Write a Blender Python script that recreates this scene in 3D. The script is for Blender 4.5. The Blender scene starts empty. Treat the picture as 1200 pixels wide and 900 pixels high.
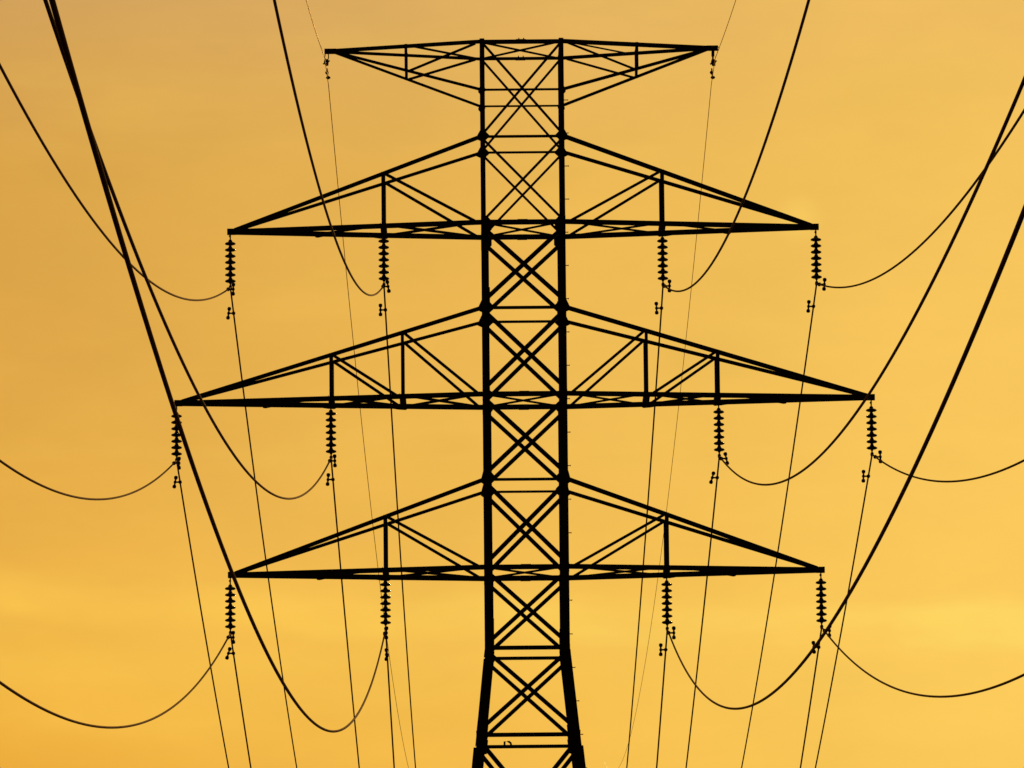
import bpy, math, random
from mathutils import Vector, Matrix
R = math.radians
random.seed(4)
sc = bpy.context.scene
COL = sc.collection

# ------------------------------------------------------------------ camera
CAM = Vector((-1.2008, -163.0, 1.6))
YAW, PITCH, ROLL = 0.0056033, 0.17023429, -0.00952769
fw = Vector((math.sin(YAW) * math.cos(PITCH), math.cos(YAW) * math.cos(PITCH), math.sin(PITCH)))
rt = Vector((math.cos(YAW), -math.sin(YAW), 0)); up = rt.cross(fw)
c, s = math.cos(ROLL), math.sin(ROLL)
rt2 = c * rt + s * up; up2 = -s * rt + c * up
cam_d = bpy.data.cameras.new('camera')
cam_d.sensor_width = 36.0; cam_d.lens = 8450.0 * 36.0 / 1200.0
cam_d.clip_start = 0.5; cam_d.clip_end = 20000
cam = bpy.data.objects.new('camera', cam_d); COL.objects.link(cam)
m = Matrix((rt2, up2, -fw)).transposed().to_4x4(); m.translation = CAM
cam.matrix_world = m
sc.camera = cam

# ------------------------------------------------------------------ exposure
sc.view_settings.view_transform = 'Standard'
try: sc.view_settings.look = 'None'
except Exception: pass
sc.view_settings.exposure = 0.0
sc.view_settings.gamma = 1.0
sc.view_settings.use_curve_mapping = False

# ------------------------------------------------------------------ sun and sky
SUN_AZ, SUN_EL = R(2.66), R(11.03)          # the sun stands veiled behind the upper right crossarm
sun_dir = Vector((math.sin(SUN_AZ) * math.cos(SUN_EL), math.cos(SUN_AZ) * math.cos(SUN_EL), math.sin(SUN_EL)))
sd = bpy.data.lights.new('sun', 'SUN'); sd.energy = 0.6; sd.angle = R(2.0); sd.color = (1.0, 0.50, 0.16)
sun = bpy.data.objects.new('sun', sd); COL.objects.link(sun)
sun.rotation_euler = sun_dir.to_track_quat('Z', 'Y').to_euler(); sun.location = (40, 200, 80)

w = bpy.data.worlds.new('World'); sc.world = w; w.use_nodes = True
nt = w.node_tree; nt.nodes.clear()
def N(t, **k):
    n = nt.nodes.new(t)
    for a, b in k.items(): setattr(n, a, b)
    return n
def L(a, b): nt.links.new(a, b)
def inp(sock, v):
    if isinstance(v, (int, float)): sock.default_value = v
    else: L(v, sock)
def M(op, a, b=None, cc=None, clamp=False):
    n = N('ShaderNodeMath', operation=op); n.use_clamp = clamp
    for i, v in enumerate((a, b, cc)):
        if v is not None: inp(n.inputs[i], v)
    return n.outputs[0]
def ramp01(v, a, b, smooth=True):
    n = N('ShaderNodeMapRange', interpolation_type='SMOOTHSTEP' if smooth else 'LINEAR', clamp=True)
    inp(n.inputs[0], v); n.inputs[1].default_value = a; n.inputs[2].default_value = b
    return n.outputs[0]
def mix(f, a, b, blend='MIX'):
    n = N('ShaderNodeMix', data_type='RGBA', blend_type=blend)
    inp(n.inputs[0], f)
    for sck, v in ((n.inputs[6], a), (n.inputs[7], b)):
        if isinstance(v, tuple): sck.default_value = (*v, 1)
        else: L(v, sck)
    return n.outputs[2]
tc = N('ShaderNodeTexCoord'); sep = N('ShaderNodeSeparateXYZ'); L(tc.outputs['Generated'], sep.inputs[0])
az = M('ARCTAN2', sep.outputs[0], sep.outputs[1]); el = M('ARCSINE', sep.outputs[2])
def noise(ka, ke, seed, detail=4, rough=0.5):
    cb = N('ShaderNodeCombineXYZ'); L(M('MULTIPLY', az, ka), cb.inputs[0]); L(M('MULTIPLY', el, ke), cb.inputs[1]); cb.inputs[2].default_value = seed
    n = N('ShaderNodeTexNoise'); n.inputs['Scale'].default_value = 1.0
    n.inputs['Detail'].default_value = detail; n.inputs['Roughness'].default_value = rough
    L(cb.outputs[0], n.inputs['Vector']); return n.outputs['Fac']
n_soft = noise(14, 30, 3.1, 3)                  # broad cloud tone
n_band = noise(26, 120, 8.6, 4)                 # stretched stratus
n_warp = noise(20, 10, 1.7, 2)
# the lit cloud deck: duller and rosier high up and away from the sun, golden low and towards it
S = 9.62                                         # the Background strength is 0.1
el2 = M('ADD', el, M('MULTIPLY', M('SUBTRACT', n_soft, 0.5), 0.020))
az2 = M('ADD', az, M('MULTIPLY', M('SUBTRACT', noise(22, 40, 5.5, 3), 0.5), 0.035))
def deck_ramp(cols):
    cr = N('ShaderNodeValToRGB'); L(ramp01(el2, 0.100, 0.240, False), cr.inputs[0])
    e = cr.color_ramp.elements
    while len(e) < len(cols): e.new(0.5)
    for k, (p_, c_) in enumerate(cols): e[k].position = p_; e[k].color = (*c_, 1)
    return cr.outputs[0]
away_side = deck_ramp([(0.1216, (0.855, 0.4233, 0.0467)), (0.1722, (0.8963, 0.4678, 0.0545)), (0.2228, (0.8963, 0.491, 0.063)), (0.3411, (0.8388, 0.4397, 0.0648)), (0.505, (0.7529, 0.3916, 0.0648)), (0.7078, (0.7011, 0.3663, 0.0648)), (0.7973, (0.6654, 0.3613, 0.0844)), (0.8817, (0.6308, 0.3515, 0.1144))])
sun_side = deck_ramp([(0.1216, (0.9734, 0.5972, 0.1022)), (0.206, (0.9734, 0.6038, 0.107)), (0.3411, (0.956, 0.5776, 0.1046)), (0.5388, (0.9301, 0.5647, 0.107)), (0.7247, (0.9047, 0.5457, 0.107)), (0.8817, (0.8632, 0.5089, 0.1195))])
deck = mix(ramp01(az2, -0.0655, 0.0700, False), away_side, sun_side)
# one long brighter bank of cloud low down, dipping a little to the right and broken into streaks
n_blot = noise(30, 60, 12.3, 3)
bel = M('ADD', M('ADD', el, M('MULTIPLY', az, 0.050)), M('MULTIPLY', M('SUBTRACT', n_warp, 0.5), 0.006))
band = M('MULTIPLY', ramp01(bel, 0.1335, 0.1368), ramp01(bel, 0.1432, 0.1388))
band = M('MULTIPLY', band, M('ADD', M('MULTIPLY', ramp01(n_blot, 0.36, 0.60), 0.75), M('MULTIPLY', ramp01(n_band, 0.42, 0.62), 0.45)))
deck = mix(M("MULTIPLY", band, M("ADD", 0.62, M("MULTIPLY", ramp01(az, 0.02, 0.06), 0.5)), clamp=True), deck, mix(ramp01(az, -.05, .06), (1.0, .590, .080), (1.0, .690, .128)))
streak = M('MULTIPLY', ramp01(n_band, 0.50, 0.78), 0.13)
deck = mix(streak, deck, (1.0, .64, .115))
# veiled sun: a small faint core and a wide glow
sv = N('ShaderNodeVectorMath', operation='DISTANCE'); L(tc.outputs['Generated'], sv.inputs[0]); sv.inputs[1].default_value = sun_dir
dist = sv.outputs['Value']
core = M('MULTIPLY', ramp01(dist, 0.0042, 0.0), 0.42)
deck = mix(core, deck, (1.0, .68, .13))
# the rest of the sky sinks into dusk away from the sun
dotn = N('ShaderNodeVectorMath', operation='DOT_PRODUCT'); L(tc.outputs['Generated'], dotn.inputs[0]); dotn.inputs[1].default_value = sun_dir
fall = M('ADD', 0.012, M('MULTIPLY', ramp01(dotn.outputs['Value'], 0.22, 0.96), 0.988))
mott = M('ADD', M('MULTIPLY', noise(48, 110, 21.7, 5, .62), 0.13), M('MULTIPLY', noise(19, 34, 33.3, 3), 0.11))
mott = M('ADD', 0.88, mott)                       # soft mottling of the cloud deck
vm = N('ShaderNodeVectorMath', operation='SCALE'); L(deck, vm.inputs[0]); L(M('MULTIPLY', M('MULTIPLY', fall, mott), S), vm.inputs['Scale'])
sky = N('ShaderNodeTexSky', sky_type='NISHITA'); sky.sun_disc = False
sky.sun_elevation = SUN_EL; sky.sun_rotation = SUN_AZ; sky.dust_density = 6.0; sky.air_density = 2.0
col = mix(0.995, sky.outputs[0], vm.outputs[0])
bg = N('ShaderNodeBackground'); bg.inputs['Strength'].default_value = 0.1; L(col, bg.inputs['Color'])
out = N('ShaderNodeOutputWorld'); L(bg.outputs[0], out.inputs['Surface'])

# ------------------------------------------------------------------ materials
def material(name, base, rough, metal=0.0, ior=1.45, var=0.35, scale=6.0, bump=0.0, spec=0.5):
    mt = bpy.data.materials.new(name); mt.use_nodes = True
    t = mt.node_tree; b = t.nodes['Principled BSDF']
    co = t.nodes.new('ShaderNodeTexCoord'); nz = t.nodes.new('ShaderNodeTexNoise')
    nz.inputs['Scale'].default_value = scale; nz.inputs['Detail'].default_value = 5
    t.links.new(co.outputs['Object'], nz.inputs['Vector'])
    r = t.nodes.new('ShaderNodeValToRGB')
    r.color_ramp.elements[0].color = (*[x * (1 - var) for x in base], 1); r.color_ramp.elements[0].position = 0.3
    r.color_ramp.elements[1].color = (*[min(1, x * (1 + var)) for x in base], 1); r.color_ramp.elements[1].position = 0.7
    t.links.new(nz.outputs['Fac'], r.inputs[0]); t.links.new(r.outputs[0], b.inputs['Base Color'])
    b.inputs['Roughness'].default_value = rough; b.inputs['Metallic'].default_value = metal; b.inputs['IOR'].default_value = ior
    b.inputs['Specular IOR Level'].default_value = spec
    if bump:
        bp = t.nodes.new('ShaderNodeBump'); bp.inputs['Strength'].default_value = bump
        t.links.new(nz.outputs['Fac'], bp.inputs['Height']); t.links.new(bp.outputs[0], b.inputs['Normal'])
    return mt
STEEL = material('weathered_steel', (.060, .056, .050), .75, spec=0.25, var=.4, scale=3)
IRON = material('dark_cast_iron', (.022, .019, .016), .65, spec=0.2)
PORC = material('brown_porcelain', (.035, .018, .010), .18, spec=0.6)
CABLE = material('oxidised_strand', (.150, .040, .005), .75, metal=0.0, spec=0.015, scale=20)
CABLE.node_tree.nodes['Principled BSDF'].inputs['Specular Tint'].default_value = (.22, .06, .012, 1)
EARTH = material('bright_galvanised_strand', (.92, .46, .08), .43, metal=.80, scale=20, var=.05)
GROUND = material('dry_grass_ground', (.055, .058, .028), .95, scale=.08, spec=0.1, bump=.3)
CONC = material('concrete', (.30, .28, .25), .9, scale=4)

# ------------------------------------------------------------------ helpers
class MB:
    def __init__(self): self.v = []; self.f = []
    def add(self, vs, fs):
        o = len(self.v); self.v += [tuple(x) for x in vs]; self.f += [tuple(i + o for i in f) for f in fs]; return self
    def prism(self, poly, axis_vec):
        """closed polygon (3-D points) pushed along a vector"""
        n = len(poly); a = [Vector(p) for p in poly]; b = [p + Vector(axis_vec) for p in a]
        fs = [tuple(range(n))[::-1], tuple(range(n, 2 * n))] + [(i, (i + 1) % n, n + (i + 1) % n, n + i) for i in range(n)]
        return self.add(a + b, fs)
    def box(self, lo, hi):
        x0, y0, z0 = lo; x1, y1, z1 = hi
        return self.prism([(x0, y0, z0), (x1, y0, z0), (x1, y1, z0), (x0, y1, z0)], (0, 0, z1 - z0))
    def lbar(self, p0, p1, a, b, t, inward, flip=1):
        """rolled angle section: web of width a centred on the line, seen face-on against `inward`; flange b runs inward"""
        p0, p1 = Vector(p0), Vector(p1); d = (p1 - p0).normalized()
        v = Vector(inward); v = (v - v.dot(d) * d).normalized(); u = d.cross(v) * flip
        h = a / 2
        sec = [(-h, 0), (h, 0), (h, t), (-h + t, t), (-h + t, b), (-h, b)]
        poly = [p0 + u * x + v * y for x, y in sec]
        return self.prism(poly, p1 - p0)
    def tube(self, pts, r, n=8, cap=True):
        pts = [Vector(p) for p in pts]; rr = r if isinstance(r, (list, tuple)) else [r] * len(pts)
        base = len(self.v); vs = []; fs = []
        d0 = (pts[1] - pts[0]).normalized()
        ref = Vector((0, 0, 1)) if abs(d0.z) < 0.9 else Vector((1, 0, 0))
        for i, p in enumerate(pts):
            d = (pts[min(i + 1, len(pts) - 1)] - pts[max(i - 1, 0)]).normalized()
            x = d.cross(ref).normalized(); y = x.cross(d)
            for k in range(n):
                a = 2 * math.pi * k / n
                vs.append(p + x * (math.cos(a) * rr[i]) + y * (math.sin(a) * rr[i]))
        for i in range(len(pts) - 1):
            for k in range(n):
                k2 = (k + 1) % n
                fs.append((i * n + k, i * n + k2, (i + 1) * n + k2, (i + 1) * n + k))
        if cap:
            fs.append(tuple(range(n))); e0 = (len(pts) - 1) * n; fs.append(tuple(e0 + k for k in range(n))[::-1])
        return self.add(vs, fs)
    def lathe(self, prof, n=24, org=(0, 0, 0)):
        """profile of (radius, z) turned about the vertical"""
        vs = []; fs = []; o = Vector(org)
        for r, z in prof:
            for k in range(n):
                a = 2 * math.pi * k / n; vs.append(o + Vector((r * math.cos(a), r * math.sin(a), z)))
        for i in range(len(prof) - 1):
            for k in range(n):
                k2 = (k + 1) % n
                fs.append((i * n + k, (i + 1) * n + k, (i + 1) * n + k2, i * n + k2))
        fs.append(tuple(range(n))); e0 = (len(prof) - 1) * n; fs.append(tuple(e0 + k for k in range(n))[::-1])
        return self.add(vs, fs)
    def build(self, name, mat, parent=None, smooth=False):
        me = bpy.data.meshes.new(name); me.from_pydata(self.v, [], self.f); me.materials.append(mat)
        import bmesh
        bm = bmesh.new(); bm.from_mesh(me); bmesh.ops.recalc_face_normals(bm, faces=bm.faces); bm.to_mesh(me); bm.free()
        if smooth:
            for p in me.polygons: p.use_smooth = True
        o = bpy.data.objects.new(name, me); COL.objects.link(o)
        if parent: o.parent = parent
        return o
def tag(o, label=None, cat=None, group=None, kind=None):
    for k, v in (('label', label), ('category', cat), ('group', group), ('kind', kind)):
        if v: o[k] = v
    return o
def empty(name, loc=(0, 0, 0)):
    o = bpy.data.objects.new(name, None); COL.objects.link(o); o.location = loc; o.empty_display_size = .2
    return o
def kids(o): return [x for x in o.children]
def copy_tree(o, parent=None):
    cpy = o.copy(); COL.objects.link(cpy)
    if parent: cpy.parent = parent
    for ch in kids(o): copy_tree(ch, cpy)
    return cpy

# ------------------------------------------------------------------ setting
g = MB()
nG = 40
for i in range(nG + 1):
    for j in range(nG + 1):
        x = (i / nG - .5) * 9000; y = (j / nG - .5) * 9000 + 500
        r_ = max(0, math.hypot(x, y) - 350) / 1000
        g.v.append((x, y, -0.02 + min(r_, 1) * 3 * math.sin(x * .002) * math.cos(y * .0017)))
for i in range(nG):
    for j in range(nG):
        a = i * (nG + 1) + j; g.f.append((a, a + nG + 1, a + nG + 2, a + 1))
tag(g.build('ground', GROUND, smooth=True), kind='structure')

# ------------------------------------------------------------------ lattice tower
Z_TOP, Z_PK, Z_U1, Z_L1, Z_U2, Z_L2, Z_U3, Z_L3, Z_BEND, Z_SPL = 37.454, 36.326, 35.229, 33.230, 31.238, 29.240, 27.263, 25.252, 23.400, 21.390
def hw(z):                                            # outer half width of the body
    return .965 if z >= Z_BEND else .970 + .102 * (Z_BEND - z)
tower = empty('transmission_tower')
tag(tower, 'tall black steel lattice pylon with three tiers of crossarms', 'pylon')
FACES = {'front': (Vector((1, 0, 0)), Vector((0, -1, 0))), 'back': (Vector((-1, 0, 0)), Vector((0, 1, 0))),
         'right': (Vector((0, 1, 0)), Vector((1, 0, 0))), 'left': (Vector((0, -1, 0)), Vector((-1, 0, 0)))}
def fp(face, sx, z, depth=0.0, pull=0.0):
    t_, o_ = FACES[face]; h = hw(z)
    return t_ * (sx * (h - pull)) + o_ * (h - depth) + Vector((0, 0, z))
# legs in sections that get heavier downwards: (top z, bottom z, flange)
JOINTS = [(Z_L1, .112, -.44, -.09), (Z_L2, .170, -.40, -.09), (Z_L3, .195, -.345, -.09)]   # level, flange above it, splice height near / far
def leg_section(mb, sx, sy, z1, z0, a, inset=0.0):
    def P(z): h = hw(z) - inset; return Vector((sx * h, sy * h, z))
    p1, p0 = P(z1), P(z0); t = .018
    sec = [(0, 0), (a, 0), (a, t), (t, t), (t, a), (0, a)]
    A = [p1 + Vector((-sx * x, -sy * y, 0)) for x, y in sec]; B = [p0 + Vector((-sx * x, -sy * y, 0)) for x, y in sec]
    n = 6
    mb.add(A + B, [tuple(range(n)), tuple(range(n, 2 * n))[::-1]] + [(i, (i + 1) % n, n + (i + 1) % n, n + i) for i in range(n)])
for sx in (-1, 1):
    for sy in (-1, 1):
        near = sy < 0
        cuts = [(z + (n_ if near else f_), a) for z, a, n_, f_ in JOINTS]
        cuts += [(Z_BEND + (.10 if near else .33), .205), (Z_BEND - (.23 if near else 0.0), .208), (Z_SPL + (.06 if near else .32), .215), (Z_SPL - (.27 if near else .01), .240), (11.95, .24), (.25, .26)]
        gap = .028 if sx < 0 else -.001
        mb = MB(); zt = Z_TOP + .07
        for k, (zc, a) in enumerate(cuts):
            z0 = zc + (gap if k < len(cuts) - 1 else 0)
            # the legs bend at Z_BEND, so a section that runs through the bend is made in two pieces
            bits = [(zt, Z_BEND), (Z_BEND, z0)] if zt > Z_BEND + .01 > z0 + .02 else [(zt, z0)]
            for b1, b0 in bits: leg_section(mb, sx, sy, b1, b0, a, -.035 if k >= 7 else 0.0)
            zt = zc - gap
        leg = mb.build('leg', STEEL, tower)
        # splice angles that bridge one section to the next, set just inside the corner
        for zc, a in cuts[:-1]:
            sp = MB(); leg_section(sp, sx, sy, zc + .16, zc - .16, a - .03, .045); sp.build('splice_plate', STEEL, leg)
        # inner splice tongues above the panel joints
        for zc, a in ((Z_U2 + .25, .165), (Z_BEND + .45, .19)):
            sp = MB(); leg_section(sp, sx, sy, zc + .22, zc - .3, a, .024); sp.build('splice_plate', STEEL, leg)
        # gusset plates where the arms meet the leg
        for z, o_, i_, h1, h2, al in ((Z_PK, .040, .125, .06, .08, .112), (Z_U1, .098, .212, .140, .125, .112), (Z_U2, .100, .255, .17, .13, .16), (Z_U3, .062, .262, .185, .13, .18),
                                      (Z_L1, .004, .245, .13, .30, .16), (Z_L2, .004, .232, .09, .16, .17), (Z_L3, .004, .232, .08, .14, .18), (Z_BEND, .002, .225, .07, .11, .2), (Z_SPL, .002, .26, .09, .10, .22)):
            h = hw(z); y = sy * (h + .004); ch = i_ - al + .02
            pts = [(h + o_, -.035), (h + .004, h1), (h - al + .02, h1), (h - i_, max(.015, h1 - ch * 1.1)), (h - i_, -max(.015, h2 - ch * 1.1)), (h - al + .02, -h2), (h + .004, -h2 if o_ < .01 else -.115), (h + o_, -.070)]
            mb = MB(); mb.prism([(sx * X, y, z + q) for X, q in pts], (0, sy * .014, 0)); mb.build('gusset_plate', STEEL, leg)
        if sx == 1 and sy == -1:                       # climbing pegs up one leg
            z = 36.07
            while z > 2.6:
                h = hw(z) - .004; mb = MB(); pl = .085 if z > 33 else .055
                mb.tube([(h, sy * (h - .05), z), (h + pl, sy * (h - .05), z)], .0105, 6); mb.tube([(h + pl, sy * (h - .05), z), (h + pl + .012, sy * (h - .05), z)], .018, 6)
                mb.build('step_bolt', STEEL, leg); z -= .773
        h = hw(.25); mb = MB()
        mb.lathe([(.45, -.3), (.45, .2), (.36, .27)], 16, (sx * h - sx * .1, sy * h - sy * .1, 0)); mb.build('footing', CONC, tower)
# horizontal struts: z, width on the near face, width on the far face
STRUTS = [(Z_TOP, .092, .076), (Z_PK, .048, .046), (Z_U1, .058, .055), (Z_L1, .108, .125), (Z_U2, .068, .062), (Z_L2, .108, .122), (Z_U3, .062, .056),
          (Z_L3, .105, .125), (Z_BEND, .090, .080), (Z_SPL, .090, .082), (18.0, .09, .09), (14.0, .09, .09), (9.0, .1, .1)]
for z, a, b in STRUTS:
    for f in FACES:
        aa = b if f == 'back' else a
        mb = MB(); inw = -FACES[f][1]
        mb.lbar(fp(f, -1, z, .036, .03), fp(f, 1, z, .036, .03), aa, aa * .8, .010, inw, 1)
        st = mb.build('strut', STEEL, tower)
        if z in (Z_TOP, Z_L1, Z_L2, Z_L3) and f in ('front', 'back'):
            y = FACES[f][1].y * (hw(z) - .024)
            mb = MB(); mb.prism([(-.13, y, z - aa * .55), (.10, y, z - aa * .55), (.10, y, z + aa * .55), (-.13, y, z + aa * .55)], (0, FACES[f][1].y * .01, 0))
            for bx in ((-.06, .05) if z == Z_TOP else ()): mb.tube([(bx, y - inw.y * .0, z + aa * .45), (bx, y, z + aa * .45 + .035)], .014, 6)
            mb.build('splice_plate', STEEL, st)
# cross braces, panel by panel
PANELS = [(Z_TOP - .02, Z_U1 + .06, .056), (Z_U1 - .06, Z_L1 + .04, .056), (Z_L1 - .14, Z_U2 + .17, .098), (Z_U2 - .08, Z_L2 + .14, .098),
          (Z_L2 - .12, Z_U3 + .14, .098), (Z_U3 - .08, Z_L3 + .10, .098), (Z_L3 - .10, Z_BEND + .10, .092), (Z_BEND - .08, Z_SPL + .10, .092),
          (Z_SPL - .10, 18.05, .10), (17.9, 14.05, .085), (13.9, 9.05, .09), (8.9, .5, .10)]
for z1, z0, a in PANELS:
    for f in FACES:
        inw = -FACES[f][1]
        for sgn, dep in ((1, -.001), (-1, .022)):
            mb = MB(); pull = .055
            mb.lbar(fp(f, -sgn, z1, dep, pull), fp(f, sgn, z0, dep, pull), a, a * .7, .009, inw, sgn)
            mb.build('brace', STEEL, tower)
# flat bracing inside the body at the arm levels
for z in (Z_TOP, Z_L1, Z_L2, Z_L3):
    h = hw(z) - .06
    for sgn in (1, -1):
        mb = MB(); zz = z - .015 - (.012 if sgn > 0 else 0)
        mb.lbar((-h, -h * sgn, zz), (h, h * sgn, zz), .085, .05, .008, (0, 0, 1)); mb.build('plan_brace', STEEL, tower)
# small bent rod standing on the far strut
mb = MB(); y = hw(Z_SPL) - .02
mb.tube([(-.53, y, Z_SPL + .02), (-.53, y, Z_SPL + .115), (-.49, y, Z_SPL + .125), (-.43, y, Z_SPL + .115), (-.39, y, Z_SPL + .085), (-.375, y, Z_SPL + .02)], .027, 6)
mb.build('rod_hook', IRON, tower)

# ------------------------------------------------------------------ crossarms
def crossarm(sgn, zl, zu, span, posts, a_low=.106, a_up=.098):
    """lower chords level, upper chords falling from the body to the tip"""
    B = hw(zl) - .02
    mb = MB()
    mb.box(*[tuple(map(f_, *q)) for f_, q in ((min, (((sgn * (span - .12)), -.065, zl - .065), (sgn * (span + .07), .065, zl + .065))), (max, (((sgn * (span - .12)), -.065, zl - .065), (sgn * (span + .07), .065, zl + .065))))])
    def low(x, sy):                                     # point on the lower chord
        t = (x - B) / (span - .02 - B); return Vector((sgn * x, sy * (B + (.05 - B) * t), zl))
    def upp(x, sy):
        t = (x - B) / (span - .10 - B); return Vector((sgn * x, sy * (B + (.045 - B) * t), zu + (zl + .03 - zu) * t))
    for sy in (-1, 1):
        mb.lbar(low(B - .1, sy), low(span - .02, sy), a_low if sy < 0 else a_low * 1.16, .08, .011, (0, -sy, 0), 1 if (sy * sgn) < 0 else -1)
    arm = mb.build('crossarm', STEEL, tower)
    for sy in (-1, 1):
        mb = MB(); mb.lbar(upp(B - .06, sy), upp(span - .10, sy), a_up if sy < 0 else a_up * .80, .07, .010, (0, -sy, 0)); mb.build('upper_chord', STEEL, arm)
        prev = B
        for k, (x, aw) in enumerate(posts):
            dy = Vector((0, -sy * .016, 0))
            mb = MB(); mb.lbar(low(x, sy) + dy + Vector((0, 0, -.03)), upp(x, sy) + dy + Vector((0, 0, .045)), aw, .06, .009, (0, -sy, 0)); mb.build('post', STEEL, arm)
            e = Vector((0, -sy * .03, 0))
            mb = MB(); mb.lbar(upp(x - .03, sy) + e, low(prev + .10, sy) + e, .066, .05, .008, (0, -sy, 0)); mb.build('brace', STEEL, arm)
            if sy > 0:
                gp = low(x, sy); mb = MB()
                mb.prism([gp + Vector((sgn * q, .004, r_)) for q, r_ in ((-.09, -.062), (-.05, -.085), (.10, -.075), (.26, -.05), (.26, .02), (-.09, .02))], (0, .010, 0)); mb.build('gusset_plate', STEEL, arm)
            prev = x
    # cross beams and flat bracing between the two lower chords
    prev = B
    for k, (x, aw) in enumerate(posts):
        mb = MB(); a_, b_ = low(x, -1), low(x, 1); a_.z = b_.z = zl - .02
        mb.lbar(a_, b_, .15 if aw > .07 else .07, .09, .012, (0, 0, 1)); mb.build('cross_beam', STEEL, arm)
        for sy, dz in ((1, -.012), (-1, -.026)):
            p, q = low(prev + .1, sy), low(x - .05, -sy); p.z += dz; q.z += dz
            mb = MB(); mb.lbar(p, q, .07, .05, .007, (0, 0, 1)); mb.build('plan_brace', STEEL, arm)
        prev = x
    xe = posts[-1][0] + 1.5
    p, q = low(prev + .05, -1), low(xe, 1); p.z -= .02; q.z -= .02
    mb = MB(); mb.lbar(p, q, .05, .045, .007, (0, 0, 1)); mb.build('plan_brace', STEEL, arm)
    gp = low(xe, 1); mb = MB(); mb.prism([gp + Vector((sgn * q_, .004, r_)) for q_, r_ in ((-.16, -.05), (.03, -.085), (.09, -.075), (.09, .02), (-.14, .02))], (0, .01, 0)); mb.build('gusset_plate', STEEL, arm)
    return arm
def peak_arm(sgn, span=4.44):
    B = hw(Z_TOP) - .02; zt = Z_TOP + .005
    mb = MB()
    x0, x1 = sorted((sgn * (span - .16), sgn * (span + .11)))
    mb.box((x0, -.055, zt - .055), (x1, .055, zt + .055))
    def top(x, sy):
        t = (x - B) / (span - .05 - B); return Vector((sgn * x, sy * (B + (.04 - B) * t), Z_TOP + (zt - Z_TOP) * t))
    def low(x, sy):
        t = (x - B) / (span - .12 - B); return Vector((sgn * x, sy * (B + (.035 - B) * t), Z_PK + (zt - .02 - Z_PK) * t))
    for sy in (-1, 1):
        mb.lbar(top(B - .06, sy), top(span - .05, sy), .095 if sy < 0 else .074, .06, .010, (0, -sy, 0))
    arm = mb.build('earth_wire_arm', STEEL, tower)
    for sy in (-1, 1):
        mb = MB(); mb.lbar(low(B - .06, sy), low(span - .12, sy), .070 if sy < 0 else .064, .05, .009, (0, -sy, 0)); mb.build('lower_chord', STEEL, arm)
        x = 2.663; dy = Vector((0, -sy * .016, 0)); e = Vector((0, -sy * .03, 0))
        mb = MB(); mb.lbar(low(x, sy) + dy + Vector((0, 0, -.03)), top(x, sy) + dy + Vector((0, 0, .06)), .068, .05, .008, (0, -sy, 0)); mb.build('post', STEEL, arm)
        mb = MB(); mb.lbar(low(x - .05, sy) + e, top(B + .12, sy) + e + Vector((0, 0, -.03)), .055, .04, .007, (0, -sy, 0)); mb.build('brace', STEEL, arm)
    sy = -sgn if False else (1 if sgn < 0 else -1)
    mb = MB(); p, q = top(B + .05, sy), top(2.55, -sy); p.z -= .02; q.z -= .02; mb.lbar(p, q, .055, .04, .007, (0, 0, 1)); mb.build('plan_brace', STEEL, arm)
    mb = MB(); p, q = top(2.66, -1), top(2.66, 1); mb.lbar(p, q, .05, .05, .007, (0, 0, 1)); mb.build('cross_beam', STEEL, arm)
    mb = MB(); p, q = low(2.66, -1), low(2.66, 1); mb.lbar(p, q, .05, .05, .007, (0, 0, 1)); mb.build('cross_beam', STEEL, arm)
for sgn in (-1, 1):
    peak_arm(sgn)
    crossarm(sgn, Z_L1, Z_U1, 6.739, [(3.202, .094)])
    crossarm(sgn, Z_L2, Z_U2, 7.960, [(2.788, .074), (4.422, .090)])
    crossarm(sgn, Z_L3, Z_U3, 6.745, [(3.206, .092)])

# ------------------------------------------------------------------ insulators
def make_insulator():
    root = empty('insulator_string')
    mb = MB()
    mb.tube([(0, 0, 1.10), (0, 0, 1.30)], .016, 8); mb.tube([(-.028, 0, 1.20), (0, 0, 1.235), (.028, 0, 1.20), (0, 0, 1.165), (-.028, 0, 1.20)], .012, 6)
    mb.build('hanger_link', IRON, root)
    d0 = None
    for k in range(7):
        z = 1.025 - k * .146
        if d0 is None:
            mb = MB(); mb.lathe([(0.0316, 0.036), (0.0654, 0.034), (0.0949, 0.028), (0.1139, 0.017), (0.1245, 0.004), (0.1255, -0.007), (0.1182, -0.017), (0.1055, -0.019), (0.0949, -0.027), (0.0781, -0.019), (0.0633, -0.028), (0.0422, -0.018), (0.0211, -0.02)], 28)
            d0 = mb.build('disc', PORC, root, True)
            mb = MB(); mb.lathe([(.024, .094), (.034, .088), (.040, .072), (.049, .054), (.056, .034), (.057, .020)], 16)
            mb.lathe([(.046, -.018), (.036, -.036), (.029, -.062)], 12)
            cp = mb.build('cap', IRON, d0, True); d0.location.z = z
        else:
            d = copy_tree(d0, root); d.location.z = z
    mb = MB()
    mb.tube([(0, 0, .09), (0, 0, .03)], .018, 8); mb.lathe([(.010, .052), (.03, .045), (.036, .03), (.03, .012), (.012, .005)], 12)
    mb.tube([(0, -.17, -.012), (0, -.10, .004), (0, 0, .012), (0, .10, .004), (0, .17, -.012)], [.024, .034, .040, .034, .024], 10)
    mb.build('clamp', IRON, root, True)
    return root
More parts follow.
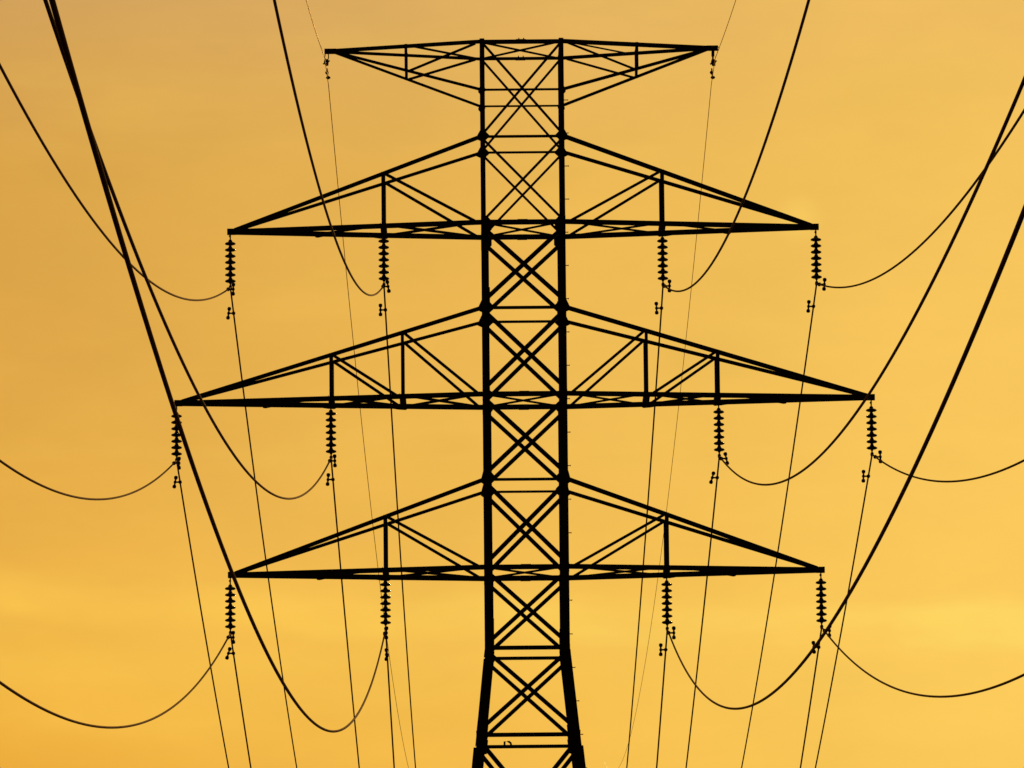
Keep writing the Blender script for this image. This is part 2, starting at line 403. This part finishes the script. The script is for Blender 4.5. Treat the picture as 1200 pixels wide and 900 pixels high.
# the cables: x and height at the clamp, slope and curvature towards the camera, slope away from it
WIRES = {
'LO1': (-6.739, 31.926, 0.2166, 0.000896, 0.1195), 'LI1': (-3.209, 31.955, 0.2138, 0.000884, 0.1028),
'RI1': (3.207, 31.905, 0.2083, 0.000871, 0.1303), 'RO1': (6.740, 31.906, 0.2038, 0.000850, 0.1212),
'LO2': (-7.981, 27.914, 0.2119, 0.000879, 0.1233), 'LI2': (-4.445, 27.939, 0.2132, 0.000878, 0.1209),
'RI2': (4.445, 27.903, 0.2052, 0.000854, 0.1280), 'RO2': (7.944, 27.912, 0.2047, 0.000864, 0.1310),
'LO3': (-6.761, 23.913, 0.2103, 0.000874, 0.1184), 'LI3': (-3.221, 23.974, 0.2140, 0.000887, 0.1406),
'RI3': (3.201, 23.921, 0.2047, 0.000847, 0.1478), 'RO3': (6.724, 23.933, 0.2010, 0.000842, 0.1482)}
KF, KA, BA = -0.00362, 0.00229, 0.0006
TIER = {'1': 'upper', '2': 'middle', '3': 'lower'}
def where(n):
    side = 'left' if n[0] == 'L' else 'right'
    return ('tip' if n[1] == 'O' else 'post'), TIER[n[2]], side
def near_pt(wd, t): return Vector((wd[0] + KF * t, -t, wd[1] - wd[2] * t + wd[3] * t * t))
def far_pt(wd, t): return Vector((wd[0] + KA * t, t, wd[1] - wd[4] * t + BA * t * t))
proto = make_insulator()
for i, (n, wd) in enumerate(WIRES.items()):
    o = proto if i == 0 else copy_tree(proto)
    o.location = (wd[0], 0, wd[1])
    at, tier, side = where(n)
    tag(o, f'black seven-disc insulator string hanging from the {at} of the {tier} {side} crossarm', 'insulator', 'insulator strings under the crossarms')
    mb = MB()
    pts = [near_pt(wd, t) for t in [234 - 1.5 * k for k in range(156)]] + [far_pt(wd, 2.0 * k) for k in range(116)]
    mb.tube(pts, .0195, 12)
    cbl = mb.build('power_cable', CABLE, None, True)
    tag(cbl, f'black power cable carried by the insulator at the {at} of the {tier} {side} crossarm', 'power line', 'power cables through the insulators')

# ------------------------------------------------------------------ vibration dampers
def make_damper():
    root = empty('vibration_damper')
    mb = MB(); mb.tube([(0, -.03, .0), (0, .03, .0)], .043, 10); mb.tube([(0, 0, 0), (.115, 0, 0)], .020, 8)
    mb.build('clamp_arm', IRON, root, True)
    mb = MB(); mb.tube([(0, 0, -.1), (0, 0, .1)], .020, 8); mb.lathe([(.02, -.035), (.032, -.02), (.036, 0), (.032, .02), (.02, .035)], 10)
    ms = mb.build('messenger_rod', IRON, root, True); ms.location = (.115, 0, 0)
    wt = None
    for q in (1, -1):
        if wt is None:
            mb = MB(); mb.lathe([(.020, -.050), (.036, -.034), (.045, -.006), (.043, .018), (.032, .036), (.010, .043)], 12)
            wt = mb.build('weight', IRON, ms, True); o = wt
        else:
            o = wt.copy(); COL.objects.link(o); o.parent = ms
        o.location = (0, 0, q * .108); o.rotation_euler = (0, 0 if q > 0 else math.pi, 0)
    return root
TILT = {'LO1': (2, 8), 'LI1': (-9, 0), 'RI1': (1, -2), 'RO1': (5, 5), 'LO2': (0, 10), 'LI2': (-2, 5), 'RI2': (-11, 16), 'RO2': (-2, 2),
        'LO3': (-1, 17), 'LI3': (4, 3), 'RI3': (0, 1), 'RO3': (4, -4)}
FAR_AT = {'LO1': 2.0, 'LI1': 2.05, 'RI1': 1.75, 'RO1': 1.77, 'LO2': 1.8, 'LI2': 1.8, 'RI2': 1.75, 'RO2': 1.75, 'LO3': 1.85, 'LI3': 2.2, 'RI3': 1.7, 'RO3': 1.65}   # metres from the clamp
dp = make_damper(); first = True
for n, wd in WIRES.items():
    at, tier, side = where(n)
    for near in (True, False):
        o = dp if first else copy_tree(dp); first = False
        tl = TILT[n][0 if near else 1]
        o.location = near_pt(wd, 1.35) if near else far_pt(wd, FAR_AT[n])
        turn = 0 if near else math.pi
        if n == 'LI3': turn += R(-70) if near else R(80)
        o.rotation_euler = (0, 0, turn)
        msn = [x for x in o.children if x.name.startswith('messenger')][0]
        msn.rotation_euler = (0, R(tl) * (1 if near else -1), 0)
        if near: tag(o, f'dumbbell damper close beside the insulator foot at the {at} of the {tier} {side} crossarm', 'cable damper', 'dumbbell dampers on the cables')
        else: tag(o, f'lower dumbbell damper, left of the cable, below the {at} of the {tier} {side} crossarm', 'cable damper', 'dumbbell dampers on the cables')

# ------------------------------------------------------------------ earth wires and their fittings
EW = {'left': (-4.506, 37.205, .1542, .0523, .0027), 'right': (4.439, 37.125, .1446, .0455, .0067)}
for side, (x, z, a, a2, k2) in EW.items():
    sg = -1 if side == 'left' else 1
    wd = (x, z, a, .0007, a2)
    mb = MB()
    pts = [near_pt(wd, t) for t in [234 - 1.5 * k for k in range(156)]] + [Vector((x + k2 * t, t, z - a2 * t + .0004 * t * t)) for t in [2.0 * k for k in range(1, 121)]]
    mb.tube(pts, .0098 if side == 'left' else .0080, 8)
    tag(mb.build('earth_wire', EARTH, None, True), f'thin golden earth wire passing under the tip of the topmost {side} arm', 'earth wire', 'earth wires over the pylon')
    h = empty('earth_wire_hanger', (x, 0, Z_TOP - .05))
    tag(h, f'small dark hanger holding the earth wire under the topmost {side} arm tip', 'hanger', 'earth wire hangers')
    dz = z - (Z_TOP - .05)
    mb = MB()
    if side == 'left':
        mb.tube([(-.03, 0, .03), (-.035, 0, dz * .5), (.0, 0, dz + .02)], .014, 6); mb.tube([(.045, 0, .03), (.05, 0, dz * .5), (.02, 0, dz + .02)], .014, 6)
    else:
        mb.tube([(-.005, 0, .03), (-.01, 0, dz * .5)], .036, 8); mb.tube([(-.012, 0, dz * .4), (-.008, 0, dz)], .022, 8)
    mb.build('link', IRON, h, True)
    mb = MB(); mb.tube([(0, -.16, dz - .03), (0, -.05, dz + .005), (0, .05, dz + .005), (0, .16, dz - .03)], [.034, .058, .058, .034], 10)
    mb.tube([(-.075, 0, dz - .045), (.075, 0, dz + .035)], .020, 6); mb.tube([(-.03, 0, dz + .07), (.035, 0, dz - .08)], .022, 6); mb.build('clamp', IRON, h, True)
    if side == 'right':
        mb = MB(); mb.tube([(.06, 0, .085), (.11, -.05, .08), (.135, -.1, .03), (.10, -.12, -.06), (.05, -.1, dz + .1), (.02, -.06, dz)], .008, 6); mb.build('bonding_wire', IRON, h, True)
    t = 1.15
    d = empty('spiral_damper', (x + k2 * t, t, z - a2 * t))
    tag(d, f'small twin-lobed damper on the earth wire just below the topmost {side} arm tip', 'cable damper', 'small dampers on the earth wires')
    mb = MB(); mb.tube([(-.01, 0, .16), (0, 0, .05), (0, 0, -.06)], .018, 6)
    mb.build('rod', IRON, d, True)
    mb = MB(); mb.lathe([(.014, .055), (.036, .03), (.042, .0), (.014, -.035)], 10, (-.016, 0, .05)); mb.build('weight', IRON, d, True)
    mb = MB(); mb.lathe([(.018, .04), (.050, .018), (.054, -.014), (.016, -.035)], 10, (.014, 0, -.06)); mb.build('weight', IRON, d, True)
